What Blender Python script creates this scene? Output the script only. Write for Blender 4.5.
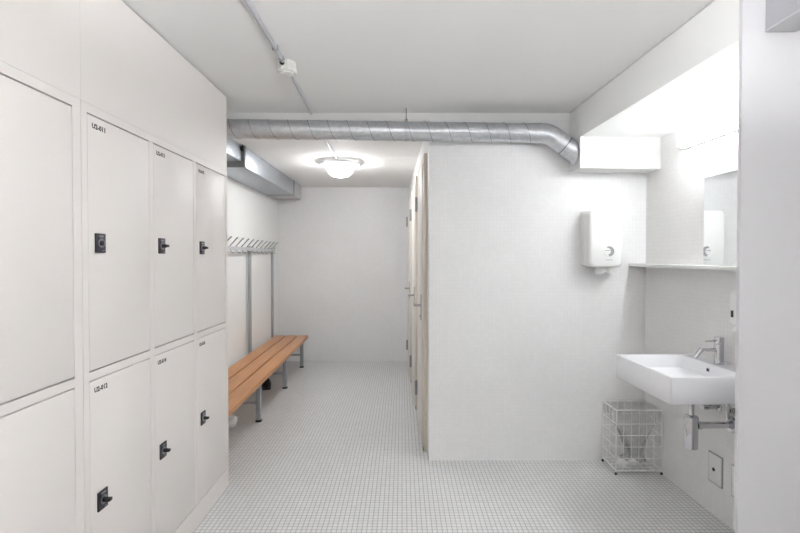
import bpy, bmesh, math, random
from mathutils import Vector, Matrix

for o in list(bpy.data.objects):
    bpy.data.objects.remove(o, do_unlink=True)
SC = bpy.context.scene
COL = SC.collection
PI = math.pi

# ------------------------------------------------------------ camera, world, exposure
F_PX = 456.0
cam_d = bpy.data.cameras.new('camera')
cam = bpy.data.objects.new('camera', cam_d)
COL.objects.link(cam)
cam.location = (0, 0, 1.40)
cam.rotation_euler = (math.radians(90 - 0.8), 0, 0)
cam_d.sensor_fit = 'HORIZONTAL'
cam_d.sensor_width = 36.0
cam_d.lens = 36.0 * F_PX / 800.0
cam_d.shift_x = -2.0 / 800.0
cam_d.shift_y = -3.1 / 800.0
cam_d.clip_start = 0.05
SC.camera = cam

SC.view_settings.view_transform = 'Standard'
SC.view_settings.look = 'None'
SC.view_settings.exposure = 1.05
SC.view_settings.gamma = 1.0
SC.view_settings.use_curve_mapping = False

TUBE_STRENGTH = 36.0
LAMP_STRENGTH = 36.5
FILL_STRENGTH = 172.0  # added fill lamp, out of view

w = bpy.data.worlds.new('world')
SC.world = w
w.use_nodes = True
w.node_tree.nodes['Background'].inputs[0].default_value = (0.5, 0.5, 0.5, 1)
w.node_tree.nodes['Background'].inputs[1].default_value = 0.05


# ------------------------------------------------------------ materials
def lin(c):
    return tuple((x / 12.92 if x <= 0.04045 else ((x + 0.055) / 1.055) ** 2.4) for x in c)


def mat(name, rgb, rough=0.5, metal=0.0, spec=0.5, emit=None, estr=0.0, bump=0.0, bscale=60.0):
    m = bpy.data.materials.new(name)
    m.use_nodes = True
    nt = m.node_tree
    b = nt.nodes['Principled BSDF']
    b.inputs['Base Color'].default_value = (*lin(rgb), 1)
    b.inputs['Roughness'].default_value = rough
    b.inputs['Metallic'].default_value = metal
    b.inputs['Specular IOR Level'].default_value = spec
    if emit:
        b.inputs['Emission Color'].default_value = (*emit, 1)
        b.inputs['Emission Strength'].default_value = estr
    # gentle procedural mottling so that nothing is perfectly flat
    tc = nt.nodes.new('ShaderNodeTexCoord')
    no = nt.nodes.new('ShaderNodeTexNoise')
    no.inputs['Scale'].default_value = bscale
    nt.links.new(tc.outputs['Object'], no.inputs['Vector'])
    if bump > 0:
        bp = nt.nodes.new('ShaderNodeBump')
        bp.inputs['Strength'].default_value = bump
        bp.inputs['Distance'].default_value = 0.002
        nt.links.new(no.outputs['Fac'], bp.inputs['Height'])
        nt.links.new(bp.outputs['Normal'], b.inputs['Normal'])
    rr = nt.nodes.new('ShaderNodeMapRange')
    rr.inputs['To Min'].default_value = max(0.0, rough - 0.04)
    rr.inputs['To Max'].default_value = min(1.0, rough + 0.04)
    nt.links.new(no.outputs['Fac'], rr.inputs['Value'])
    nt.links.new(rr.outputs['Result'], b.inputs['Roughness'])
    return m


def tile_mat(name, tile, grout, size, axes, gw=0.10, rough=0.35, vary=0.05, bump=0.3):
    """square mosaic laid on a plane; axes = the two object-space axes of that plane"""
    m = bpy.data.materials.new(name)
    m.use_nodes = True
    nt = m.node_tree
    N, Lk = nt.nodes, nt.links
    b = N['Principled BSDF']
    tc = N.new('ShaderNodeTexCoord')
    sep = N.new('ShaderNodeSeparateXYZ')
    Lk.new(tc.outputs['Object'], sep.inputs[0])

    def math_(op, a, c=None):
        n = N.new('ShaderNodeMath')
        n.operation = op
        for i, v in enumerate((a, c)):
            if v is None:
                continue
            if isinstance(v, (int, float)):
                n.inputs[i].default_value = v
            else:
                Lk.new(v, n.inputs[i])
        return n.outputs[0]
    cells, edges = [], []
    for ax in axes:
        s = math_('DIVIDE', sep.outputs[ax], size)
        cells.append(math_('FLOOR', s))
        fr = math_('FRACT', s)
        dist = math_('ABSOLUTE', math_('SUBTRACT', fr, 0.5))
        edges.append(math_('SUBTRACT', 0.5, dist))
    e = math_('MINIMUM', edges[0], edges[1])
    msk = N.new('ShaderNodeMapRange')
    msk.interpolation_type = 'SMOOTHSTEP'
    msk.inputs['From Min'].default_value = gw * 0.5 - 0.015
    msk.inputs['From Max'].default_value = gw * 0.5 + 0.03
    Lk.new(e, msk.inputs['Value'])
    cmb = N.new('ShaderNodeCombineXYZ')
    Lk.new(cells[0], cmb.inputs[0])
    Lk.new(cells[1], cmb.inputs[1])
    wn = N.new('ShaderNodeTexWhiteNoise')
    wn.noise_dimensions = '2D'
    Lk.new(cmb.outputs[0], wn.inputs['Vector'])
    var = N.new('ShaderNodeMapRange')
    var.inputs['To Min'].default_value = 1.0 - vary
    var.inputs['To Max'].default_value = 1.0
    Lk.new(wn.outputs['Value'], var.inputs['Value'])
    # broad faint dirt
    no = N.new('ShaderNodeTexNoise')
    no.inputs['Scale'].default_value = 2.2
    no.inputs['Detail'].default_value = 4
    Lk.new(tc.outputs['Object'], no.inputs['Vector'])
    dv = N.new('ShaderNodeMapRange')
    dv.inputs['From Min'].default_value = 0.3
    dv.inputs['From Max'].default_value = 0.7
    dv.inputs['To Min'].default_value = 0.965
    dv.inputs['To Max'].default_value = 1.0
    Lk.new(no.outputs['Fac'], dv.inputs['Value'])
    mul = math_('MULTIPLY', var.outputs[0], dv.outputs[0])
    mix = N.new('ShaderNodeMix')
    mix.data_type = 'RGBA'
    mix.inputs['A'].default_value = (*lin(grout), 1)
    mix.inputs['B'].default_value = (*lin(tile), 1)
    Lk.new(msk.outputs[0], mix.inputs['Factor'])
    vm = N.new('ShaderNodeVectorMath')
    vm.operation = 'SCALE'
    Lk.new(mix.outputs['Result'], vm.inputs[0])
    Lk.new(mul, vm.inputs['Scale'])
    Lk.new(vm.outputs[0], b.inputs['Base Color'])
    b.inputs['Roughness'].default_value = rough
    bp = N.new('ShaderNodeBump')
    bp.inputs['Strength'].default_value = bump
    bp.inputs['Distance'].default_value = 0.001
    Lk.new(msk.outputs[0], bp.inputs['Height'])
    Lk.new(bp.outputs['Normal'], b.inputs['Normal'])
    return m


def galv_mat(name, rgb, rough=0.42):
    m = mat(name, rgb, rough, 0.9)
    nt = m.node_tree
    b = nt.nodes['Principled BSDF']
    tc = nt.nodes.new('ShaderNodeTexCoord')
    vo = nt.nodes.new('ShaderNodeTexVoronoi')
    vo.inputs['Scale'].default_value = 70
    nt.links.new(tc.outputs['Object'], vo.inputs['Vector'])
    cr = nt.nodes.new('ShaderNodeMix')
    cr.data_type = 'RGBA'
    l = lin(rgb)
    cr.inputs['A'].default_value = (l[0] * .9, l[1] * .9, l[2] * .92, 1)
    cr.inputs['B'].default_value = (min(1, l[0] * 1.06), min(1, l[1] * 1.06), min(1, l[2] * 1.06), 1)
    sx = nt.nodes.new('ShaderNodeSeparateColor')
    nt.links.new(vo.outputs['Color'], sx.inputs[0])
    nt.links.new(sx.outputs[0], cr.inputs['Factor'])
    nt.links.new(cr.outputs['Result'], b.inputs['Base Color'])
    return m


def wood_mat(name, a, c):
    m = mat(name, a, 0.42)
    nt = m.node_tree
    b = nt.nodes['Principled BSDF']
    tc = nt.nodes.new('ShaderNodeTexCoord')
    mp = nt.nodes.new('ShaderNodeMapping')
    mp.inputs['Scale'].default_value = (26, 1.3, 26)
    no = nt.nodes.new('ShaderNodeTexNoise')
    no.inputs['Scale'].default_value = 1.6
    no.inputs['Detail'].default_value = 6
    no.inputs['Distortion'].default_value = 0.4
    nt.links.new(tc.outputs['Object'], mp.inputs[0])
    nt.links.new(mp.outputs[0], no.inputs['Vector'])
    mr = nt.nodes.new('ShaderNodeMapRange')
    mr.inputs['From Min'].default_value = 0.3
    mr.inputs['From Max'].default_value = 0.7
    nt.links.new(no.outputs['Fac'], mr.inputs['Value'])
    mx = nt.nodes.new('ShaderNodeMix')
    mx.data_type = 'RGBA'
    mx.inputs['A'].default_value = (*lin(a), 1)
    mx.inputs['B'].default_value = (*lin(c), 1)
    nt.links.new(mr.outputs[0], mx.inputs['Factor'])
    nt.links.new(mx.outputs['Result'], b.inputs['Base Color'])
    return m


def plastic_film(name, rgb, opacity):
    m = bpy.data.materials.new(name)
    m.use_nodes = True
    nt = m.node_tree
    nt.nodes.clear()
    out = nt.nodes.new('ShaderNodeOutputMaterial')
    tr = nt.nodes.new('ShaderNodeBsdfTransparent')
    pr = nt.nodes.new('ShaderNodeBsdfPrincipled')
    pr.inputs['Base Color'].default_value = (*lin(rgb), 1)
    pr.inputs['Roughness'].default_value = 0.28
    mx = nt.nodes.new('ShaderNodeMixShader')
    no = nt.nodes.new('ShaderNodeTexNoise')
    no.inputs['Scale'].default_value = 22
    no.inputs['Detail'].default_value = 5
    tc = nt.nodes.new('ShaderNodeTexCoord')
    nt.links.new(tc.outputs['Object'], no.inputs['Vector'])
    mr = nt.nodes.new('ShaderNodeMapRange')
    mr.inputs['From Min'].default_value = 0.35
    mr.inputs['From Max'].default_value = 0.7
    mr.inputs['To Min'].default_value = opacity * 0.6
    mr.inputs['To Max'].default_value = opacity * 1.5
    nt.links.new(no.outputs['Fac'], mr.inputs['Value'])
    nt.links.new(mr.outputs[0], mx.inputs[0])
    nt.links.new(tr.outputs[0], mx.inputs[1])
    nt.links.new(pr.outputs[0], mx.inputs[2])
    nt.links.new(mx.outputs[0], out.inputs[0])
    return m


T = 0.0258
M = {}
M['floor'] = tile_mat('floor_mosaic', (.90, .90, .90), (.69, .685, .68), T, (0, 1), gw=0.15, rough=0.32, vary=0.07)
M['wall_xz'] = tile_mat('wall_mosaic_across', (.945, .942, .943), (.932, .929, .928), T, (0, 2), gw=0.13, rough=0.4, vary=0.025, bump=0.12)
M['wall_yz'] = tile_mat('wall_mosaic_along', (.935, .93, .928), (.918, .912, .908), T, (1, 2), gw=0.13, rough=0.4, vary=0.025, bump=0.12)
M['plaster'] = mat('white_plaster', (.945, .945, .94), .7, spec=.3, bump=.15, bscale=160)
M['paint'] = mat('white_wall_paint', (.93, .93, .93), .65, spec=.3, bump=.1, bscale=160)
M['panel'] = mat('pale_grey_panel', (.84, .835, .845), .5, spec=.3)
M['ceil'] = mat('ceiling_paint', (.95, .947, .943), .8, spec=.2, bump=.1, bscale=140)
M['cream'] = mat('cream_locker_enamel', (.935, .915, .90), .5, spec=.4)
M['gap_shade'] = mat('locker_gap_shade', (.17, .14, .11), .8)  # dark colour standing in for shade between the locker doors
M['lock'] = mat('dark_lock_plastic', (.17, .17, .20), .4)
M['lock_knob'] = mat('black_lock_knob', (.05, .05, .07), .35)
M['lock_steel'] = mat('lock_ring_steel', (.62, .62, .66), .3, 1.0)
M['ink'] = mat('label_ink', (.13, .13, .14), .6)
M['galv'] = galv_mat('galvanised_duct', (.80, .81, .82), .36)
M['galv2'] = galv_mat('galvanised_sheet', (.76, .78, .80), .42)
M['seam'] = mat('duct_seam', (.55, .56, .57), .45, .9)
M['chrome'] = mat('chrome', (.80, .80, .81), .08, 1.0)
M['steel'] = mat('brushed_steel', (.66, .66, .66), .35, 1.0)
M['greymetal'] = mat('grey_painted_tube', (.67, .68, .70), .4, .25)
M['lightmetal'] = mat('light_grey_painted_rail', (.78, .78, .79), .4, .2)
M['black'] = mat('black_rubber', (.05, .05, .05), .6)
M['blackleather'] = mat('black_shoe_upper', (.045, .045, .05), .5, bump=.3)
M['wood'] = wood_mat('warm_bench_wood', (.82, .61, .43), (.75, .53, .36))
M['ceramic'] = mat('white_ceramic', (.93, .93, .94), .12, spec=.55)
M['whiteplastic'] = mat('white_plastic', (.93, .93, .925), .3)
M['greyplastic'] = mat('grey_plastic', (.62, .62, .63), .35)
M['whitewire'] = mat('white_coated_wire', (.96, .955, .945), .4)
M['paper'] = mat('white_paper', (.93, .93, .92), .85, bump=.5, bscale=40)
M['door'] = mat('cream_door_laminate', (.90, .885, .855), .45)
M['jamb'] = mat('beige_door_frame_enamel', (.88, .845, .79), .45)
M['conduit'] = mat('grey_conduit', (.74, .74, .76), .45)
M['junction'] = mat('white_junction_plastic', (.90, .90, .88), .45)
M['trunking'] = mat('grey_trunking', (.67, .67, .69), .5)
M['shelf'] = mat('white_shelf_stone', (.93, .93, .92), .25)
M['mirror'] = mat('mirror_silver', (.93, .94, .94), .015, 1.0)
M['mirror'].node_tree.nodes['Principled BSDF'].inputs['Roughness'].default_value = 0.0
for l in list(M['mirror'].node_tree.links):
    if l.to_socket.name == 'Roughness':
        M['mirror'].node_tree.links.remove(l)
M['mirror_edge'] = mat('mirror_glass_edge', (.55, .60, .60), .2)
M['film'] = plastic_film('clear_bag_film', (.93, .93, .93), .17)
M['lampglass'] = mat('frosted_lamp_glass', (.90, .90, .90), .35)
_nt = M['lampglass'].node_tree
_tl = _nt.nodes.new('ShaderNodeBsdfTranslucent')
_tl.inputs['Color'].default_value = (.9, .9, .9, 1)
_mx = _nt.nodes.new('ShaderNodeMixShader')
_mx.inputs[0].default_value = .45
_out = [n for n in _nt.nodes if n.type == 'OUTPUT_MATERIAL'][0]
_nt.links.new(_nt.nodes['Principled BSDF'].outputs[0], _mx.inputs[1])
_nt.links.new(_tl.outputs[0], _mx.inputs[2])
_nt.links.new(_mx.outputs[0], _out.inputs[0])
M['lampglow'] = mat('glowing_lamp_bowl', (.95, .95, .95), .4, emit=(.985, .99, 1.0), estr=LAMP_STRENGTH)
M['fillglow'] = mat('glowing_fill_tube', (.95, .95, .95), .4, emit=(.975, .99, 1.0), estr=FILL_STRENGTH)  # emission of the added fill lamp
M['tubeglow'] = mat('glowing_tube', (.95, .95, .95), .4, emit=(.965, .985, 1.0), estr=TUBE_STRENGTH)


# ------------------------------------------------------------ mesh collecting
class MB:
    """collects shapes in one bmesh, then links them as one mesh object"""

    def __init__(self):
        self.bm = bmesh.new()

    def box(self, x0, x1, y0, y1, z0, z1, bev=0.0, seg=2, rot=None, pivot=None):
        r = bmesh.ops.create_cube(self.bm, size=1.0)
        vs = r['verts']
        bmesh.ops.scale(self.bm, vec=(abs(x1 - x0), abs(y1 - y0), abs(z1 - z0)), verts=vs)
        bmesh.ops.translate(self.bm, vec=((x0 + x1) / 2, (y0 + y1) / 2, (z0 + z1) / 2), verts=vs)
        if rot is not None:
            bmesh.ops.rotate(self.bm, cent=pivot or (0, 0, 0), matrix=rot, verts=vs)
        if bev > 0:
            es = list({e for v in vs for e in v.link_edges})
            bmesh.ops.bevel(self.bm, geom=es, offset=bev, segments=seg, affect='EDGES', profile=0.5)
        return self

    def tube(self, pts, r, n=10, cap=True, closed=False):
        pts = [Vector(p) for p in pts]
        k = len(pts)
        rad = r if isinstance(r, (list, tuple)) else [r] * k
        rings = []
        up = None
        for i, p in enumerate(pts):
            if closed:
                t = (pts[(i + 1) % k] - pts[(i - 1) % k]).normalized()
            elif i == 0:
                t = (pts[1] - p).normalized()
            elif i == k - 1:
                t = (p - pts[i - 1]).normalized()
            else:
                t = ((pts[i + 1] - p).normalized() + (p - pts[i - 1]).normalized()).normalized()
            if up is None:
                up = Vector((0, 0, 1)) if abs(t.z) < 0.9 else Vector((1, 0, 0))
            a = t.cross(up)
            if a.length < 1e-6:
                a = t.orthogonal()
            a.normalize()
            b_ = a.cross(t).normalized()
            up = b_
            ring = []
            for j in range(n):
                th = 2 * PI * j / n
                ring.append(self.bm.verts.new(p + (a * math.cos(th) + b_ * math.sin(th)) * rad[i]))
            rings.append(ring)
        m = k if closed else k - 1
        for i in range(m):
            A, B = rings[i], rings[(i + 1) % k]
            for j in range(n):
                self.bm.faces.new((A[j], A[(j + 1) % n], B[(j + 1) % n], B[j]))
        if cap and not closed:
            self.bm.faces.new(rings[0][::-1])
            self.bm.faces.new(rings[-1])
        return self

    def lathe(self, prof, n=32, at=(0, 0, 0), axis='z'):
        """prof: list of (radius, height) along the axis"""
        rings = []
        for (r, h) in prof:
            ring = []
            for j in range(n):
                th = 2 * PI * j / n
                c, s = r * math.cos(th), r * math.sin(th)
                if axis == 'z':
                    p = (c, s, h)
                elif axis == 'x':
                    p = (h, c, s)
                else:
                    p = (s, h, c)
                ring.append(self.bm.verts.new(Vector(p) + Vector(at)))
            rings.append(ring)
        for A, B in zip(rings, rings[1:]):
            for j in range(n):
                self.bm.faces.new((A[j], A[(j + 1) % n], B[(j + 1) % n], B[j]))
        if prof[0][0] > 1e-5:
            self.bm.faces.new(rings[0][::-1])
        if prof[-1][0] > 1e-5:
            self.bm.faces.new(rings[-1])
        return self

    def loft(self, rings, cap0=True, cap1=True):
        R = [[self.bm.verts.new(Vector(p)) for p in ring] for ring in rings]
        n = len(R[0])
        for A, B in zip(R, R[1:]):
            for j in range(n):
                self.bm.faces.new((A[j], A[(j + 1) % n], B[(j + 1) % n], B[j]))
        if cap0:
            self.bm.faces.new(R[0][::-1])
        if cap1:
            self.bm.faces.new(R[-1])
        return self

    def build(self, name, m, parent=None, smooth=True, angle=35):
        bmesh.ops.remove_doubles(self.bm, verts=self.bm.verts, dist=1e-6)
        bmesh.ops.recalc_face_normals(self.bm, faces=self.bm.faces)
        if smooth:
            for f in self.bm.faces:
                f.smooth = True
            for e in self.bm.edges:
                if len(e.link_faces) == 2:
                    e.smooth = e.calc_face_angle(0) < math.radians(angle)
        me = bpy.data.meshes.new(name)
        self.bm.to_mesh(me)
        self.bm.free()
        me.materials.append(m)
        o = bpy.data.objects.new(name, me)
        COL.objects.link(o)
        if parent is not None:
            o.parent = parent
        return o


def rrect(x0, x1, y0, y1, z, r, n=6):
    """rounded rectangle ring in the xy plane"""
    pts = []
    for cx, cy, a0 in ((x1 - r, y1 - r, 0), (x0 + r, y1 - r, 90), (x0 + r, y0 + r, 180), (x1 - r, y0 + r, 270)):
        for i in range(n + 1):
            a = math.radians(a0 + 90.0 * i / n)
            pts.append((cx + r * math.cos(a), cy + r * math.sin(a), z))
    return pts


def thing(name, label, cat, loc=(0, 0, 0), rz=0.0, group=None):
    o = bpy.data.objects.new(name, None)
    o.empty_display_size = 0.1
    COL.objects.link(o)
    o.location = loc
    o.rotation_euler = (0, 0, rz)
    o['label'] = label
    o['category'] = cat
    if group:
        o['group'] = group
    return o


def tag(o, label, cat, group=None):
    o['label'] = label
    o['category'] = cat
    if group:
        o['group'] = group
    return o


def struct(name, mb, m, smooth=False):
    o = mb.build(name, m, None, smooth)
    o['kind'] = 'structure'
    return o


def copy_tree(o, parent=None):
    c = o.copy()
    COL.objects.link(c)
    if parent is not None:
        c.parent = parent
    for ch in list(o.children):
        copy_tree(ch, c)
    return c


# ------------------------------------------------------------ key dimensions of the room
LX = -1.067                 # face of the lockers
LWX = -1.65                 # left wall
FY = 3.119                  # tiled wall that ends the front room
BY = 6.12                   # far wall
CZ = 2.382                  # ceiling of the front room
RZ = 2.333                  # ceiling of the corridor behind
PY = 1.60                   # partition on the right
BACK = -1.7
A = math.atan(0.04)         # the right wall runs slightly askew
RW = Vector((1.667, FY, 0))
RROT = PI + A               # right-wall frame: x out of the wall, y towards the camera


def rw(o, s, z=0.0):
    """right-wall frame to world"""
    c, sn = math.cos(RROT), math.sin(RROT)
    return Vector((RW.x + o * c - s * sn, RW.y + o * sn + s * c, z))


# ------------------------------------------------------------ structure
struct('floor', MB().box(-2.2, 2.4, BACK - .1, BY + .1, -.1, 0), M['floor'])
struct('ceiling', MB().box(-2.2, 2.4, BACK - .1, FY, CZ, CZ + .12), M['ceil'])
struct('ceiling_corridor', MB().box(-2.2, 2.4, FY, BY + .1, RZ, CZ + .12), M['ceil'])
struct('wall_left', MB().box(LWX - .12, LWX, BACK - .1, BY + .1, 0, CZ + .05), M['plaster'])
struct('wall_far', MB().box(LWX, 1.6, BY, BY + .12, 0, RZ), M['wall_xz'])
# the tiled block on the right of the corridor: its front face and its corridor face
CW0 = Vector((0.185, FY, 0))
CSL = 0.030
mb = MB()
mb.loft([[(0.185, FY, 0), (1.667, FY, 0), (1.667, FY + .12, 0), (0.185 - CSL * .12, FY + .12, 0)],
         [(0.185, FY, RZ), (1.667, FY, RZ), (1.667, FY + .12, RZ), (0.185 - CSL * .12, FY + .12, RZ)]])
struct('wall_front', mb, M['wall_xz'])
yA, yB = FY + .12, BY
mb = MB()
xA, xB = .185 - CSL * .12, .185 - CSL * (BY - FY)
mb.loft([[(xA, yA, 0), (xA + .12, yA, 0), (xB + .12, yB, 0), (xB, yB, 0)],
         [(xA, yA, RZ), (xA + .12, yA, RZ), (xB + .12, yB, RZ), (xB, yB, RZ)]])
struct('wall_corridor', mb, M['plaster'])
# right wall, askew
mb = MB()
p = [rw(0, 0), rw(0, FY - BACK + .05), rw(-.12, FY - BACK + .05), rw(-.12, 0)]
mb.bm.free()
mb = MB()
mb.box(-.12, 0, 0, FY - BACK + .1, 0, CZ)
o = struct('wall_right', mb, M['wall_yz'])
o.location = RW
o.rotation_euler = (0, 0, RROT)
# wall behind the viewpoint
struct('wall_back', MB().box(LWX, 1.86, BACK - .1, BACK, 0, CZ), M['paint'])
# partition beside the wash basin
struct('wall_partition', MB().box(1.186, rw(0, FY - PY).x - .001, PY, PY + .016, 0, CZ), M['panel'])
# bulkhead above the lockers: two panels with a fine joint
mb = MB()
mb.box(LWX, LX, 1.5225, 2.785, 1.9226, CZ - .006)
mb.box(LWX, LX, BACK, 1.5215, 1.9226, CZ - .006)
struct('wall_bulkhead', mb, M['cream'])
struct('wall_left_near', MB().box(LWX, LX, BACK, .249, 0, 1.925), M['cream'])
# boxed-in soffit over the basin and the lower box at its far end
SOF_Z = 2.172
mb = MB()
f0 = rw(0.53, 0.0)
sA = FY - PY - .017
mb.bm.free()
mb = MB()
mb.box(.0005, .529, 0.0, 1.474, SOF_Z, CZ - .005)
mb.box(.0005, .529, 0.0, .160, 1.972, SOF_Z)
o = struct('ceiling_soffit', mb, M['plaster'])
o.location = RW
o.rotation_euler = (0, 0, RROT)

# ------------------------------------------------------------ doors of the corridor
CROT = PI + math.atan(CSL)      # x out of the wall into the corridor, y towards the camera


def corridor_door(n, y_hinge, width):
    root = bpy.data.objects.new('door_%d' % n, None)
    COL.objects.link(root)
    root['kind'] = 'structure'
    yc = FY - y_hinge
    root.location = (CW0.x - CSL * (y_hinge - FY), y_hinge, 0)
    root.rotation_euler = (0, 0, CROT)
    # local: x out of wall, y towards camera; hinge edge at y = 0
    W = width
    jw = .062
    mb = MB()
    mb.box(.0005, .026, -jw, -.003, .0, 2.14, bev=.003)
    mb.box(.0005, .026, W + .003, W + jw, .0, 2.14, bev=.003)
    mb.box(.0005, .026, -.003, W + .003, 2.083, 2.14, bev=.003)
    mb.build('door_frame', M['jamb'], root)
    for ya_, yb2 in ((-jw, -.003), (W + .003, W + jw)):
        MB().box(.0262, .0285, ya_ + .004, yb2 - .004, .0, .022).build('frame_foot', M['black'], root)
    mb = MB()
    mb.box(.001, .034, 0, W, .012, 2.078, bev=.003)
    leaf = mb.build('door_leaf', M['door'], root)
    for z in (.30, 1.84):
        mb = MB()
        mb.tube([(.044, -.002, z - .06), (.044, -.002, z + .06)], .012, 12)
        mb.box(.0345, .038, .004, .035, z - .045, z + .045, bev=.001)
        mb.box(.0265, .030, -.035, -.006, z - .045, z + .045, bev=.001)
        mb.build('hinge', M['steel'], root)
    # handle: long plate, lever and cylinder
    yh = W - .045
    mb = MB()
    mb.box(.0345, .040, yh - .020, yh + .020, .935, 1.125, bev=.002)
    mb.tube([(.040, yh, 1.045), (.085, yh, 1.045)], .009, 12)
    mb.tube([(.082, yh + .006, 1.045), (.084, yh - .03, 1.047), (.080, yh - .125, 1.043)], [.0095, .009, .008], 12)
    mb.tube([(.040, yh, .965), (.046, yh, .965)], .010, 12)
    mb.build('door_handle', M['steel'], root)
    return root


corridor_door(1, 3.83, .51)
corridor_door(2, 4.80, .58)
corridor_door(3, 5.70, .58)

# ------------------------------------------------------------ lockers
def door_text(parent, txt, y, z, size=.017):
    cu = bpy.data.curves.new('number_label', 'FONT')
    cu.body = txt
    cu.size = size * 1.38
    cu.extrude = .0002
    cu.resolution_u = 2
    cu.offset = .0009
    tmp = bpy.data.objects.new('number_label', cu)
    COL.objects.link(tmp)
    bpy.context.view_layer.update()
    dg = bpy.context.evaluated_depsgraph_get()
    me = bpy.data.meshes.new_from_object(tmp.evaluated_get(dg))
    bpy.data.objects.remove(tmp, do_unlink=True)
    me.materials.clear()
    me.materials.append(M['ink'])
    me.name = 'number_label'
    # lay it on the door: text x -> +y (reading away from camera), text y -> +z, facing +x
    me.transform(Matrix(((0, 0, 1, 0), (1, 0, 0, 0), (0, 1, 0, 0), (0, 0, 0, 1))))
    xs = [v.co.y for v in me.vertices]
    k = .070 / (max(xs) - min(xs))
    for v in me.vertices:
        v.co.y = (v.co.y - min(xs)) * k
    o = bpy.data.objects.new('number_label', me)
    COL.objects.link(o)
    o.parent = parent
    o.location = (.0012, y, z)
    return o


DOORY = ((.0, .0310, .4062), (1, .4418, .8132), (2, .8498, 1.2292))   # left and right door edges inside a bank
BANKW = 1.27


def locker_bank(y0, label, numbers=None):
    root = thing('locker_bank', label, 'locker', (LX, y0, 0), 0, 'banks of cream steel lockers')
    D = LWX - LX + .004
    mb = MB()
    top, W = 1.922, BANKW
    mb.box(D, -.0, .001, .0295, 0, top)                    # side stiles run full depth
    mb.box(D, -.0, 1.2305, W - .001, 0, top)
    mb.box(-.022, 0, .4075, .4405, .112, 1.89)
    mb.box(-.022, 0, .8145, .8485, .112, 1.89)
    mb.box(D, 0, .0295, 1.2305, 1.891, top)                # top, mid, plinth
    for a, c in ((.0295, .4075), (.4405, .8145), (.8485, 1.2305)):
        mb.box(-.03, 0, a, c, .975, 1.0045)
    mb.box(-.03, 0, .0295, 1.2305, 0, .1085)
    mb.build('carcass', M['cream'], root)
    mb = MB()
    mb.box(-.030, -.0245, .0305, 1.2295, .11, 1.889)  # sheet behind the doors, painted dark as shade in their gaps
    mb.build('gap_shade_sheet', M['gap_shade'], root)
    doors = []
    for ci, (k, ya, yb) in enumerate(DOORY):
        for ri, (z0, z1) in enumerate(((1.0090, 1.8862), (.1140, .9705))):
            mb = MB()
            mb.box(-.020, .0005, ya, yb, z0, z1, bev=.0022)
            d = mb.build('door', M['cream'], root)
            zl = 1.449 if ri == 0 else .540
            yl = ya + .056
            mb = MB()
            mb.box(.0006, .007, yl - .026, yl + .026, zl - .034, zl + .034, bev=.002)
            lk = mb.build('lock_plate', M['lock'], d)
            mb = MB()
            mb.lathe([(.0165, .0071), (.0165, .0095), (.0125, .010), (.0125, .0072)], 20, (0, yl, zl), 'x')
            mb.box(.0072, .0078, yl - .012, yl + .012, zl + .020, zl + .028)
            mb.box(.0072, .0078, yl + .004, yl + .021, zl - .028, zl - .025)
            mb.build('lock_ring', M['lock_steel'], d)
            mb = MB()
            kt = .012 if (numbers and ci == 0 and ri == 0) else .022
            mb.lathe([(.0085, .0072), (.0085, kt), (.0075, kt + .0015)], 18, (0, yl, zl), 'x')
            if not (numbers and ci == 0 and ri == 0):
                mb.box(.020, .034, yl - .0085, yl + .0085, zl - .0055, zl + .0055, bev=.0015)
            mb.build('lock_knob', M['lock_knob'], d)
            if numbers:
                door_text(d, numbers[ci * 2 + ri], ya + .022, z1 - .041)
            doors.append(d)
    return root


locker_bank(1.521, 'bank of six cream steel lockers numbered U2-011 to U2-016, its end towards the bench',
            ['U2-011', 'U2-012', 'U2-013', 'U2-014', 'U2-015', 'U2-016'])
locker_bank(.251, 'bank of cream steel lockers at the left edge of the photo, no numbers in sight')

# ------------------------------------------------------------ ventilation ducts
root = thing('spiral_duct', 'round galvanised spiral duct crossing the room below the ceiling, bent down into the white soffit', 'duct', (-1.6, 3.015, 2.25))
DR = .0625


def dz(x):
    return 2.2505 - (x + 1.6) * .0135 - 2.25


p0, p1 = (.02, 0, dz(-1.58)), (2.50, 0, dz(.90))
MB().tube([p0, p1], DR, 40).build('pipe', M['galv'], root)
hel = []
turns = 19
for i in range(turns * 24 + 1):
    t = i / (turns * 24)
    x = p0[0] + .02 + (p1[0] - p0[0] - .04) * t
    a = 2 * PI * turns * t
    hel.append((x, math.cos(a) * (DR + .0004), dz(-1.6 + x) + math.sin(a) * (DR + .0004)))
MB().tube(hel, .0019, 6).build('spiral_seam', M['seam'], root)
el = [(2.50, 0, dz(.90))]
cx, cz, R = 2.52, dz(.92) - .13, .13
ang = math.radians(37)
for i in range(9):
    a = ang * i / 8
    el.append((cx + R * math.sin(a), 0, cz + R * math.cos(a)))
dirx, dirz = math.cos(ang), -math.sin(ang)
lx, lz = el[-1][0], el[-1][2]
endx = 1.6 + rw(.529, 0.10).x - .004
k = (endx - lx) / dirx - DR * math.tan(ang) * 0.0
el.append((lx + dirx * k * .5, 0, lz + dirz * k * .5))
el.append((lx + dirx * k, 0, lz + dirz * k))
mb = MB()
mb.tube(el, DR + .0008, 40)
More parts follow.
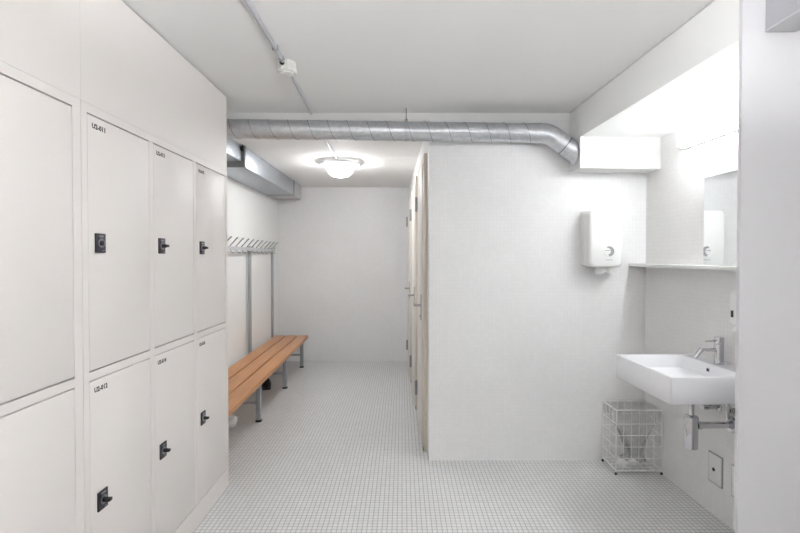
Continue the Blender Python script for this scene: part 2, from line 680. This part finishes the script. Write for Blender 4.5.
# cut the mouth flush with the soffit
geom = list(mb.bm.verts) + list(mb.bm.edges) + list(mb.bm.faces)
xcut = 1.6 + rw(.529, 0.10).x - .006
mb.tube([(lx + dirx * k * .9, 0, lz + dirz * k * .9), (lx + dirx * (k + .06), 0, lz + dirz * (k + .06))], DR + .0008, 40)
geom = list(mb.bm.verts) + list(mb.bm.edges) + list(mb.bm.faces)
bmesh.ops.bisect_plane(mb.bm, geom=geom, plane_co=(xcut, 0, 0), plane_no=(1, 0, 0), clear_outer=True)
mb.build('elbow', M['galv'], root)
mb = MB()
mb.tube([(2.478, 0, dz(.878)), (2.515, 0, dz(.915))], DR + .0022, 40)
mb.build('coupling', M['galv'], root)
mb = MB()
jx, jz = lx + dirx * .09, lz + dirz * .09
mb.tube([(jx, 0, jz), (jx + dirx * .008, 0, jz + dirz * .008)], DR + .0026, 40)
mb.build('elbow_band', M['seam'], root)
for hx in (1.628,):
    mb = MB()
    zc = dz(hx - 1.6)
    mb.tube([(hx - .012, 0, zc), (hx + .012, 0, zc)], DR + .002, 40)
    mb.build('hanger_band', M['galv2'], root)
    mb = MB()
    mb.tube([(hx, 0, zc + DR), (hx, 0, CZ - 2.25 - .001)], .004, 10)
    mb.box(hx - .010, hx + .010, -.014, .014, zc + DR - .002, zc + DR + .016, bev=.002)
    mb.build('hanger_rod', M['steel'], root)

root = thing('rectangular_duct', 'rectangular galvanised duct along the top of the left wall above the bench', 'duct', (LWX, 3.2, 2.15))
W_ = .33
mb = MB()
mb.box(.001, W_, .645, 2.35, .005, .178, bev=.002)
mb.build('duct_body', M['galv2'], root)
mb = MB()
mb.box(.001, W_ - .020, .02, .618, .047, .178, bev=.002)
mb.build('duct_transition', M['galv2'], root)
for yy in (.618, 2.35):
    mb = MB()
    mb.box(.001, W_ + .010, yy, yy + .026, .001, .180, bev=.002)
    mb.build('flange', M['seam'], root)
mb = MB()
mb.box(.001, W_, 2.377, 2.78, .004, .178, bev=.002)
mb.build('end_piece', M['lightmetal'], root)
mb = MB()
mb.box(W_ - .020, W_ + .006, .585, .617, .135, .165, bev=.003)
mb.tube([(W_ - .006, .60, .165), (W_ - .006, .60, .182)], .005, 10)
mb.build('flange_clamp', M['black'], root)

# ------------------------------------------------------------ ceiling: conduit, junction box, lamps
root = thing('cable_conduit', 'grey conduit clipped to the front ceiling, broken by the round junction box', 'conduit', (-.60, 0, CZ))
MB().tube([(.012, BACK + .05, -.011), (.012, 2.258, -.011)], .010, 12).build('pipe', M['conduit'], root)
MB().tube([(.012, 2.375, -.011), (-.012, 3.10, -.011)], .008, 12).build('pipe', M['conduit'], root)
for yy in (.9, 2.13):
    mb = MB()
    mb.box(-.004, .028, yy - .006, yy + .006, -.0235, -.0005, bev=.003)
    mb.build('clip', M['greyplastic'], root)
mb = MB()
mb.tube([(.012, 2.235, -.013), (.012, 2.258, -.013)], .0135, 14)
mb.build('end_gland', M['greyplastic'], root)

root = thing('junction_box', 'white round junction box on the front ceiling halfway along the conduit', 'junction box', (-.582, 2.318, CZ))
mb = MB()
mb.lathe([(.047, -.0005), (.047, -.034), (.050, -.036), (.050, -.048), (.046, -.052), (0, -.052)], 10)
mb.build('box_body', M['junction'], root, angle=25)
mb = MB()
mb.lathe([(.034, -.0522), (.033, -.058), (.028, -.060), (0, -.060)], 20)
mb.build('lid', M['junction'], root)
mb = MB()
mb.tube([(-.012, -.056, -.020), (-.010, -.040, -.020)], .011, 12)
mb.build('cable_entry', M['black'], root)

root = thing('cable_conduit', 'grey conduit on the rear corridor ceiling leading to the round lamp', 'conduit', (-.60, 3.14, RZ))
MB().tube([(-.005, 0, -.0095), (-.01, 1.25, -.0095)], .008, 12).build('pipe', M['conduit'], root)


def round_lamp(loc, label, glow):
    root = thing('ceiling_lamp', label, 'lamp', loc, 0, 'round ceiling lamps')
    mb = MB()
    mb.lathe([(.085, -.0005), (.085, -.020), (.060, -.024), (0, -.024)], 40)
    mb.build('mounting_base', M['whiteplastic'], root)
    mb = MB()
    mb.lathe([(.122, -.052), (.160, -.040), (.196, -.028), (.199, -.030), (.196, -.035), (.160, -.047), (.122, -.059), (.1195, -.056)], 48)
    mb.bm.faces.ensure_lookup_table()
    mb.build('glass_rim', M['lampglass'], root)
    mb = MB()
    mb.lathe([(.060, -.0245), (.112, -.026), (.1175, -.040), (.1185, -.0575), (.1, -.0575)], 48)
    mb.build('bowl_collar', M['whiteplastic'], root)
    mb = MB()
    mb.lathe([(.098, -.058), (.1185, -.058), (.121, -.063), (.125, -.085), (.112, -.112), (.085, -.134), (.045, -.147), (0, -.150)], 48)
    mb.build('glowing_bowl', glow, root)
    return root


round_lamp((-.605, 4.48, RZ), 'round lit ceiling lamp with a frosted rim in the rear corridor', M['lampglow'])
# added fill light: unseen trough lamp above the viewpoint, shining up at the ceiling
root = thing('fill_uplighter', 'added fill lamp, an unseen white trough shining at the ceiling above the viewpoint', 'lamp', (.14, .04, 1.91), PI / 2)
mb = MB()
mb.loft([[(-.72, -.105, .000), (-.72, -.06, -.035), (-.72, .06, -.035), (-.72, .105, .027), (-.72, .101, .029), (-.72, .058, -.031), (-.72, -.058, -.031), (-.72, -.101, .002)],
         [(.72, -.105, .000), (.72, -.06, -.035), (.72, .06, -.035), (.72, .105, .027), (.72, .101, .029), (.72, .058, -.031), (.72, -.058, -.031), (.72, -.101, .002)]])
mb.build('trough', M['whiteplastic'], root, smooth=False)
for xx_ in (-.72, .712):
    MB().box(xx_, xx_ + .008, -.10, .10, -.034, .020).build('end_cap', M['whiteplastic'], root)
    MB().tube([(xx_ + .004, 0, .0205), (xx_ + .004, 0, CZ - 1.91 - .001)], .004, 8).build('suspension_rod', M['steel'], root)
MB().tube([(-.711, 0, .0), (.711, 0, .0)], .0135, 20).build('tube', M['fillglow'], root)


root = thing('cable_trunking', 'grey boxed trunking under the ceiling at the top right corner of the photo', 'trunking', (1.264, BACK + .01, 2.182))
mb = MB()
mb.box(0, .098, 0, PY - BACK - .012, .006, CZ - 2.182 - .001, bev=.0015)
mb.build('trunking_body', M['trunking'], root)
mb = MB()
mb.box(-.002, .100, 0, PY - BACK - .012, 0, .0058, bev=.001)
mb.build('trunking_lid', M['lightmetal'], root)

# fluorescent lamp over the mirror
root = thing('fluorescent_lamp', 'lit fluorescent tube on the wall above the mirror', 'lamp', rw(0, .42, 2.055), RROT)
mb = MB()
mb.box(.001, .026, .02, 1.02, -.016, .020, bev=.004)
mb.build('housing', M['whiteplastic'], root)
for yy in (0.0, 1.02):
    mb = MB()
    mb.box(.001, .062, yy, yy + .020, -.018, .020, bev=.005)
    mb.build('end_cap', M['whiteplastic'], root)
MB().tube([(.046, .0205, 0), (.046, 1.0195, 0)], .0135, 20).build('tube', M['tubeglow'], root)

MIRROR_LEAN = math.radians(-1.4)
# ------------------------------------------------------------ mirror and shelf
root = thing('wall_mirror', 'frameless mirror standing on the white shelf over the basin', 'mirror', rw(.001, .572, 1.356), RROT + MIRROR_LEAN)
MB().box(.0005, .0055, 0, .80, 0, .484).build('glass_edge', M['mirror_edge'], root, smooth=False)
MB().box(.0056, .0062, .001, .799, .001, .483).build('mirror_face', M['mirror'], root, smooth=False)

mb = MB()
mb.box(.0005, .118, .002, 1.49, -.020, 0, bev=.002)
o = mb.build('wall_shelf', M['shelf'])
o.location = rw(0, 0, 1.3555)
o.rotation_euler = (0, 0, RROT)
tag(o, 'long narrow white shelf on the right wall below the mirror', 'shelf')

# ------------------------------------------------------------ paper towel dispenser
root = thing('paper_towel_dispenser', 'white paper towel dispenser on the tiled wall left of the shelf', 'dispenser', (1.335, FY, 1.333))
hw, hh = .116, .378


def xz_ring(y, x0, x1, z0, z1, r):
    return [(p[0], y, p[1]) for p in rrect(x0, x1, z0, z1, 0, r)]


mb = MB()
mb.loft([xz_ring(-.0005, -hw, hw, .012, hh, .02), xz_ring(-.050, -hw, hw, .006, hh, .025), xz_ring(-.054, -hw + .003, hw - .003, .008, hh - .002, .025)])
mb.build('back_housing', M['whiteplastic'], root)
mb = MB()
mb.loft([xz_ring(-.0545, -hw + .001, hw - .001, .004, hh - .001, .028),
         xz_ring(-.118, -hw + .004, hw - .003, .000, hh - .006, .034),
         xz_ring(-.133, -hw + .010, hw - .008, .003, hh - .014, .036),
         xz_ring(-.139, -hw + .024, hw - .022, .012, hh - .030, .036)])
mb.build('front_cover', M['whiteplastic'], root, angle=50)
mb = MB()
yb = -.1394
wx, wz = .018, .104
ring_o, n_ = [], 40
mb.lathe([(.037, yb + .001), (.037, yb - .0012), (.0345, yb - .0018), (.034, yb + .001)], 40, (wx, 0, wz), 'y')
mb.build('window_rim', M['whiteplastic'], root)
# grey crescent window: the right half of a disc, the left edge scooped
mb = MB()
outer, inner = [], []
for i in range(25):
    a = math.radians(115 - 205 * i / 24)
    outer.append((wx + .0335 * math.cos(a), wz + .0335 * math.sin(a)))
    a2 = math.radians(100 - 175 * i / 24)
    inner.append((wx - .010 + .021 * math.cos(a2), wz + .001 + .021 * math.sin(a2)))
vo = [mb.bm.verts.new((x, yb - .0006, z)) for x, z in outer]
vi = [mb.bm.verts.new((x, yb - .0006, z)) for x, z in inner]
for i in range(24):
    mb.bm.faces.new((vo[i], vo[i + 1], vi[i + 1], vi[i]))
mb.box(wx - .027, wx + .006, yb - .0008, yb + .001, wz + .004, wz + .008)
mb.build('level_window', M['greyplastic'], root)
mb = MB()
for i in range(9):
    mb.box(wx - .024 + i * .0055, wx - .0205 + i * .0055, yb - .0005, yb + .001, wz - .058, wz - .0535)
mb.build('small_print', M['greyplastic'], root)
mb = MB()
random.seed(4)
rows = []
for k_, zz in enumerate((.012, -.012, -.030, -.042)):
    row = []
    nn = 22
    for i in range(nn):
        t = i / (nn - 1)
        x = -.058 + .124 * t
        wv = .010 * math.sin(t * 9.5 + .4) * (.3 + .35 * k_)
        notch = -.010 * max(0, math.cos((t - .48) * 9)) if k_ == 3 else 0
        row.append((x, -.088 + wv - .006 * k_, zz - notch - (.004 * math.sin(t * 7) if k_ == 3 else 0)))
    rows.append(row)
ringz = [[*r_, *[(x, y + .003, z) for x, y, z in r_[::-1]]] for r_ in rows]
mb.loft(ringz)
mb.build('paper_towel', M['paper'], root, angle=60)

# ------------------------------------------------------------ wash basin with tap, trap and valves
SB, BZ = .805, .855          # centre of the basin along the wall, height of its rim
root = thing('wash_basin', 'white rectangular ceramic wash basin hung on the right wall', 'basin', rw(0, SB, .73), RROT)
y0, y1, xo = -.247, .247, .496
zt = BZ - .73
rings = [rrect(.03, xo - .03, y0 + .03, y1 - .03, .0005, .02),
         rrect(.0008, xo - .002, y0 + .002, y1 - .002, .002, .010),
         rrect(.0008, xo, y0, y1, .006, .008),
         rrect(.0008, xo, y0, y1, zt - .003, .008),
         rrect(.002, xo - .002, y0 + .002, y1 - .002, zt, .008),
         rrect(.128, xo - .012, y0 + .014, y1 - .014, zt, .022),
         rrect(.132, xo - .015, y0 + .017, y1 - .017, zt - .004, .022),
         rrect(.144, xo - .026, y0 + .028, y1 - .028, zt - .068, .030),
         rrect(.166, xo - .055, y0 + .055, y1 - .055, zt - .084, .040),
         rrect(.255, .305, -.025, .025, zt - .090, .02)]
mb = MB()
mb.loft(rings)
mb.build('bowl', M['ceramic'], root, angle=40)
mb = MB()
mb.lathe([(.013, .0), (.013, .0035), (.0095, .0035), (.0095, .0)], 20, (.1355, -.01, zt - .032), 'x')
mb.build('overflow_ring', M['chrome'], root)
mb = MB()
mb.lathe([(.0092, 0), (.0092, .003), (0, .003)], 16, (.1355, -.01, zt - .032), 'x')
mb.build('overflow_hole', M['black'], root)
mb = MB()
mb.lathe([(.024, zt - .0895), (.024, zt - .0865), (.018, zt - .0855), (0, zt - .0855)], 24, (.28, 0, 0))
mb.build('drain', M['chrome'], root)

root = thing('basin_tap', 'chrome single-lever tap standing on the back ledge of the basin', 'tap', rw(.088, SB, BZ + .0005), RROT)
mb = MB()
mb.lathe([(.0245, 0), (.0245, .004), (.0215, .006), (.0215, .100), (.0205, .102)], 32)
mb.build('body', M['chrome'], root)
mb = MB()
mb.lathe([(.0212, .1035), (.0218, .105), (.0218, .135), (.0205, .138), (0, .138)], 32)
mb.tube([(.018, 0, .120), (.050, .004, .119), (.078, .008, .118)], [.005, .0045, .004], 12)
mb.build('lever', M['chrome'], root)
mb = MB()
mb.tube([(.016, 0, .073), (.08, 0, .073), (.100, 0, .071), (.106, 0, .067)], .0088, 16)
mb.tube([(.090, 0, .078), (.126, 0, .032)], [.0125, .0125], 16)
mb.build('spout', M['chrome'], root)

root = thing('bottle_trap', 'chrome bottle trap under the basin', 'trap', rw(.222, SB - .012, .408), RROT)
mb = MB()
mb.tube([(0, 0, .185), (0, 0, .3208)], .0135, 20)
mb.lathe([(.026, .308), (.026, .3208), (.018, .3208)], 24)
mb.build('tailpipe', M['chrome'], root)
mb = MB()
mb.lathe([(.028, .016), (.0315, .019), (.0315, .1601), (.030, .165), (.0335, .166), (.0335, .178), (.026, .184), (.014, .186)], 36)
mb.build('bottle', M['chrome'], root)
mb = MB()
mb.tube([(-.030, 0, .132), (-.213, 0, .132)], .0165, 20)
mb.tube([(-.030, 0, .132), (-.052, 0, .132)], .0205, 20)
mb.build('outlet_pipe', M['chrome'], root)
mb = MB()
mb.lathe([(.042, -.2215), (.042, -.2165), (.034, -.202), (.0225, -.203), (.0225, -.195)], 32, (0, 0, .132), 'x')
mb.build('wall_rosette', M['chrome'], root)


def angle_valve(s, z, label):
    root = thing('angle_valve', label, 'valve', rw(0, s, z), RROT, 'angle valves under the basin')
    mb = MB()
    mb.lathe([(.024, .0005), (.024, .004), (.014, .010)], 24, (0, 0, 0), 'x')
    mb.tube([(.008, 0, 0), (.060, 0, 0)], .011, 16)
    mb.build('valve_body', M['chrome'], root)
    mb = MB()
    mb.tube([(.061, 0, 0), (.090, 0, 0)], .014, 12)
    mb.build('valve_knob', M['chrome'], root)
    mb = MB()
    mb.tube([(.045, 0, .010), (.045, 0, .040), (.055, .0, .080), (.06, 0, .725 - z)], .005, 12)
    mb.build('supply_hose', M['chrome'], root)


angle_valve(.69, .598, 'chrome angle valve under the basin, left of the trap pipe')
root = thing('waste_pipe', 'chrome upright pipe under the basin at the edge of the white partition', 'pipe', rw(.0, .81, .62), RROT)
mb = MB()
mb.tube([(.045, 0, -.045), (.045, 0, .106)], .011, 14)
mb.build('riser', M['chrome'], root)
mb = MB()
mb.tube([(.0005, 0, 0), (.034, 0, 0)], .012, 14)
mb.lathe([(.030, .0005), (.030, .004), (.016, .012)], 24, (0, 0, 0), 'x')
mb.build('wall_rosette', M['chrome'], root)

root = thing('soap_dispenser', 'white soap dispenser half hidden behind the partition above the basin', 'dispenser', rw(0, .926, 1.062), RROT)


def yz_ring(x, y0, y1, z0, z1, r):
    return [(x, p[0], p[1]) for p in rrect(y0, y1, z0, z1, 0, r)]


mb = MB()
mb.loft([yz_ring(.0005, -.055, .055, 0, .185, .03), yz_ring(.07, -.055, .055, 0, .185, .035), yz_ring(.088, -.050, .050, .004, .178, .035), yz_ring(.096, -.038, .038, .016, .160, .03)])
mb.build('soap_body', M['whiteplastic'], root, angle=50)
mb = MB()
mb.box(.0955, .0972, -.034, -.018, .045, .078, bev=.0004)
mb.build('sight_window', M['lock'], root)
mb = MB()
mb.lathe([(.016, -.0005), (.024, -.010), (.026, -.024), (.018, -.036), (0, -.040)], 24, (.070, -.018, 0))
mb.build('push_nozzle', M['whiteplastic'], root)


def wall_cover(s0, s1, z0, z1, label):
    root = thing('socket_cover', label, 'cover plate', rw(0, s0, z0), RROT, 'cover plates low on the right wall')
    mb = MB()
    mb.box(.0005, .004, 0, s1 - s0, 0, z1 - z0, bev=.001)
    mb.build('steel_border', M['greymetal'], root)
    mb = MB()
    mb.box(.0041, .0075, .006, s1 - s0 - .006, .006, z1 - z0 - .006, bev=.002)
    mb.build('plate', M['whiteplastic'], root)
    mb = MB()
    mb.lathe([(.0095, .0076), (.0095, .0105), (.006, .011), (0, .011)], 18, (0, (s1 - s0) / 2 - .005, (z1 - z0) * .48), 'x')
    mb.build('centre_knob', M['lock'], root)


wall_cover(.620, .728, .172, .338, 'white cover plate with a dark centre knob low on the wall under the basin')
wall_cover(.788, .895, .172, .338, 'white cover plate low on the wall, cut off by the partition edge')

# ------------------------------------------------------------ wire waste basket
BX0, BX1, BY0, BY1, BH = 1.376, 1.670, 2.915, 3.108, .415
root = thing('wire_basket', 'white square wire waste basket in the corner under the basin', 'waste basket', (BX0, BY0, 0))
bw, bd = BX1 - BX0, BY1 - BY0
z0 = .026
TR = .0048
mb = MB()
for (x, y) in ((0, 0), (bw, 0), (bw, bd), (0, bd)):
    mb.tube([(x, y, .012), (x, y, BH)], TR, 8)
for zz in (z0, BH):
    c4 = [(0, 0, zz), (bw, 0, zz), (bw, bd, zz), (0, bd, zz)]
    for i in range(4):
        mb.tube([c4[i], c4[(i + 1) % 4]], TR, 8)
mb.build('frame', M['whitewire'], root)
mb = MB()
tr = .0022
nx, ny = 6, 4
for zz in (.326, .252, .178, .104):
    c4 = [(0, 0, zz), (bw, 0, zz), (bw, bd, zz), (0, bd, zz)]
    for i in range(4):
        mb.tube([c4[i], c4[(i + 1) % 4]], tr, 6)
for i in range(1, nx):
    x = bw * i / nx
    for y in (0, bd):
        mb.tube([(x, y, z0), (x, y, BH)], tr, 6)
for j in range(1, ny):
    y = bd * j / ny
    for x in (0, bw):
        mb.tube([(x, y, z0), (x, y, BH)], tr, 6)
mb.build('side_grid', M['whitewire'], root)
mb = MB()
for i in range(1, nx):
    x = bw * i / nx
    mb.tube([(x, 0, z0), (x, bd, z0)], tr, 6)
for j in range(1, ny):
    y = bd * j / ny
    mb.tube([(0, y, z0), (bw, y, z0)], tr, 6)
mb.build('bottom_grid', M['whitewire'], root)
for (x, y) in ((0, 0), (bw, 0), (bw, bd), (0, bd)):
    mb = MB()
    mb.lathe([(.007, 0), (.0075, .003), (.0065, .016), (0, .016)], 14, (x, y, 0))
    mb.build('foot', M['black'], root)

# bin liner folded over the rim and gathered to a point inside
random.seed(11)


def bag_ring(z, ix, gather=0.0, wob=0.0, n=56):
    pts = []
    cx, cy = bw * .60, bd * .52
    ring = rrect(ix, bw - ix, ix, bd - ix, z, max(.012, .02), 13)
    for i, (x, y, zz) in enumerate(ring):
        a = 2 * PI * i / len(ring)
        f = gather * (1 + .16 * math.sin(7 * a + z * 30) * wob)
        f = min(.97, f)
        px, py = x + (cx - x) * f, y + (cy - y) * f
        pts.append((px, py, zz + .004 * wob * math.sin(5 * a + 1.3)))
    return pts


mb = MB()
mb.loft([bag_ring(.325, -.0068, 0, .9), bag_ring(.37, -.0066, 0, .3), bag_ring(.414, -.0062, 0, 0), bag_ring(.4215, -.0045, 0, 0), bag_ring(.4225, .003, 0, 0),
         bag_ring(.41, .008, .0, 0), bag_ring(.36, .010, .03, .4), bag_ring(.30, .012, .18, .8), bag_ring(.24, .014, .38, 1), bag_ring(.17, .014, .58, 1),
         bag_ring(.115, .014, .70, 1), bag_ring(.085, .014, .66, 1), bag_ring(.062, .014, .5, 1)], cap0=False, cap1=True)
o = mb.build('bin_liner', M['film'], None, angle=70)
o.location = (BX0, BY0, 0)
tag(o, 'clear plastic bag hanging gathered inside the white wire basket', 'bag')


def crumple(name, label, loc, r, flat, seed, m, cat, group=None, lobes=(1, 1)):
    random.seed(seed)
    mb = MB()
    bmesh.ops.create_icosphere(mb.bm, subdivisions=3, radius=1.0)
    from mathutils import noise
    for v in mb.bm.verts:
        d = v.co.normalized()
        k_ = 1 + .35 * noise.noise(d * 1.9 + Vector((seed, 0, 0))) + .16 * noise.noise(d * 5 + Vector((0, seed, 0)))
        v.co = Vector((d.x * lobes[0], d.y * lobes[1], d.z * flat)) * r * k_
    zmin = min(v.co.z for v in mb.bm.verts)
    for v in mb.bm.verts:
        v.co.z -= zmin
    o = mb.build(name, m, None, angle=24)
    o.location = loc
    tag(o, label, cat, group)
    return o


crumple('crumpled_paper', 'crumpled white paper towel at the left of the basket floor', (BX0 + .058, BY0 + .050, z0 + .0032), .032, .62, 3, M['paper'], 'paper', 'paper in the basket', (1.2, .9))
crumple('crumpled_paper', 'crumpled white paper towel in the middle of the basket floor', (BX0 + .138, BY0 + .050, z0 + .0032), .030, .70, 8, M['paper'], 'paper', 'paper in the basket', (1.15, .85))

# ------------------------------------------------------------ bench with hook rail
root = thing('cloakroom_bench', 'wooden slatted changing bench on grey legs with a hook rail on posts above', 'bench', (-1.604, 4.83, 0), .027)
ya, yb_ = -2.00, .955
SX = ((.022, .150), (.168, .296), (.314, .436))
for (xa, xb) in SX:
    mb = MB()
    mb.box(xa, xb, ya, yb_, .366, .405, bev=.004, seg=3)
    mb.build('seat_slat', M['wood'], root)
for yy in (-.975, .005, .925):
    mb = MB()
    mb.box(.338, .378, yy - .02, yy + .02, .016, .3385, bev=.006)
    lg = mb.build('leg', M['greymetal'], root)
    mb = MB()
    mb.box(.334, .382, yy - .024, yy + .024, 0, .0155, bev=.004)
    mb.build('foot_cap', M['black'], lg)
    mb = MB()
    mb.box(.006, .3375, yy - .012, yy + .012, .150, .174, bev=.003)
    mb.box(.006, .400, yy - .014, yy + .014, .339, .3655, bev=.003)
    mb.build('crossbar', M['greymetal'], root)
    mb = MB()
    mb.box(-.027, .005, yy - .014, yy + .014, .014, 1.515, bev=.005)
    ps = mb.build('post', M['greymetal'], root)
    mb = MB()
    mb.box(-.034, .007, yy - .021, yy + .021, 0, .0135, bev=.004)
    mb.build('foot_cap', M['black'], ps)
    mb = MB()
    mb.lathe([(.011, .019), (.011, .023), (.008, .026), (0, .026)], 14, (0, yy, 1.512), 'x')
    mb.build('rail_bolt', M['lock'], root)
mb = MB()
mb.box(.006, .018, -1.95, .955, 1.462, 1.500, bev=.003)
mb.build('hook_rail', M['lightmetal'], root)
yy = -1.82
while yy < .95:
    mb = MB()
    mb.tube([(.012, yy, 1.494), (.014, yy, 1.502), (.072, yy, 1.566), (.088, yy, 1.580)], [.0058, .0058, .0058, .0068], 10)
    mb.tube([(.0185, yy, 1.468), (.026, yy, 1.452), (.040, yy, 1.440), (.056, yy, 1.446)], .0042, 8)
    mb.build('coat_hook', M['steel'], root)
    yy += .165

# ------------------------------------------------------------ things left under the bench
root = thing('shoe', 'black shoe on the floor under the bench behind the front leg', 'shoe', (-1.425, 4.78, 0), .31)


def shoe_ring(y, hw_, h0, h1, top=.6):
    pts = []
    for i in range(16):
        a = 2 * PI * i / 16
        c, s = math.cos(a), math.sin(a)
        wv = hw_ * (1 if s < 0 else 1 - (1 - top) * s)
        pts.append((wv * math.copysign(abs(c) ** .6, c), y, (h0 + h1) / 2 + (h1 - h0) / 2 * math.copysign(abs(s) ** .7, s)))
    return pts


mb = MB()
mb.loft([shoe_ring(.000, .024, .020, .110, .7), shoe_ring(.014, .038, .0185, .124, .72), shoe_ring(.06, .041, .0185, .122, .66), shoe_ring(.10, .040, .0185, .105, .6),
         shoe_ring(.16, .045, .0185, .080, .6), shoe_ring(.22, .047, .0185, .064, .6), shoe_ring(.265, .036, .0185, .050, .6), shoe_ring(.28, .015, .020, .036, .6)])
mb.build('upper', M['blackleather'], root, angle=60)
mb = MB()


def sole_ring(z, g):
    prof = [(0, .028), (.02, .040), (.08, .040), (.15, .046), (.22, .050), (.26, .040), (.284, .016)]
    R_ = [(hw_ + g, y) for y, hw_ in prof]
    return [(x, y, z) for x, y in R_] + [(-x, y, z) for x, y in R_[::-1]]


mb.loft([sole_ring(0, 0), sole_ring(.003, .003), sole_ring(.0182, .002)])
mb.build('sole', M['black'], root)

crumple('crumpled_bag', 'pale crumpled plastic bag on the floor under the bench next to the lockers', (-1.405, 3.72, 0), .050, .95, 21, M['paper'], 'bag', None, (1.0, 1.2))
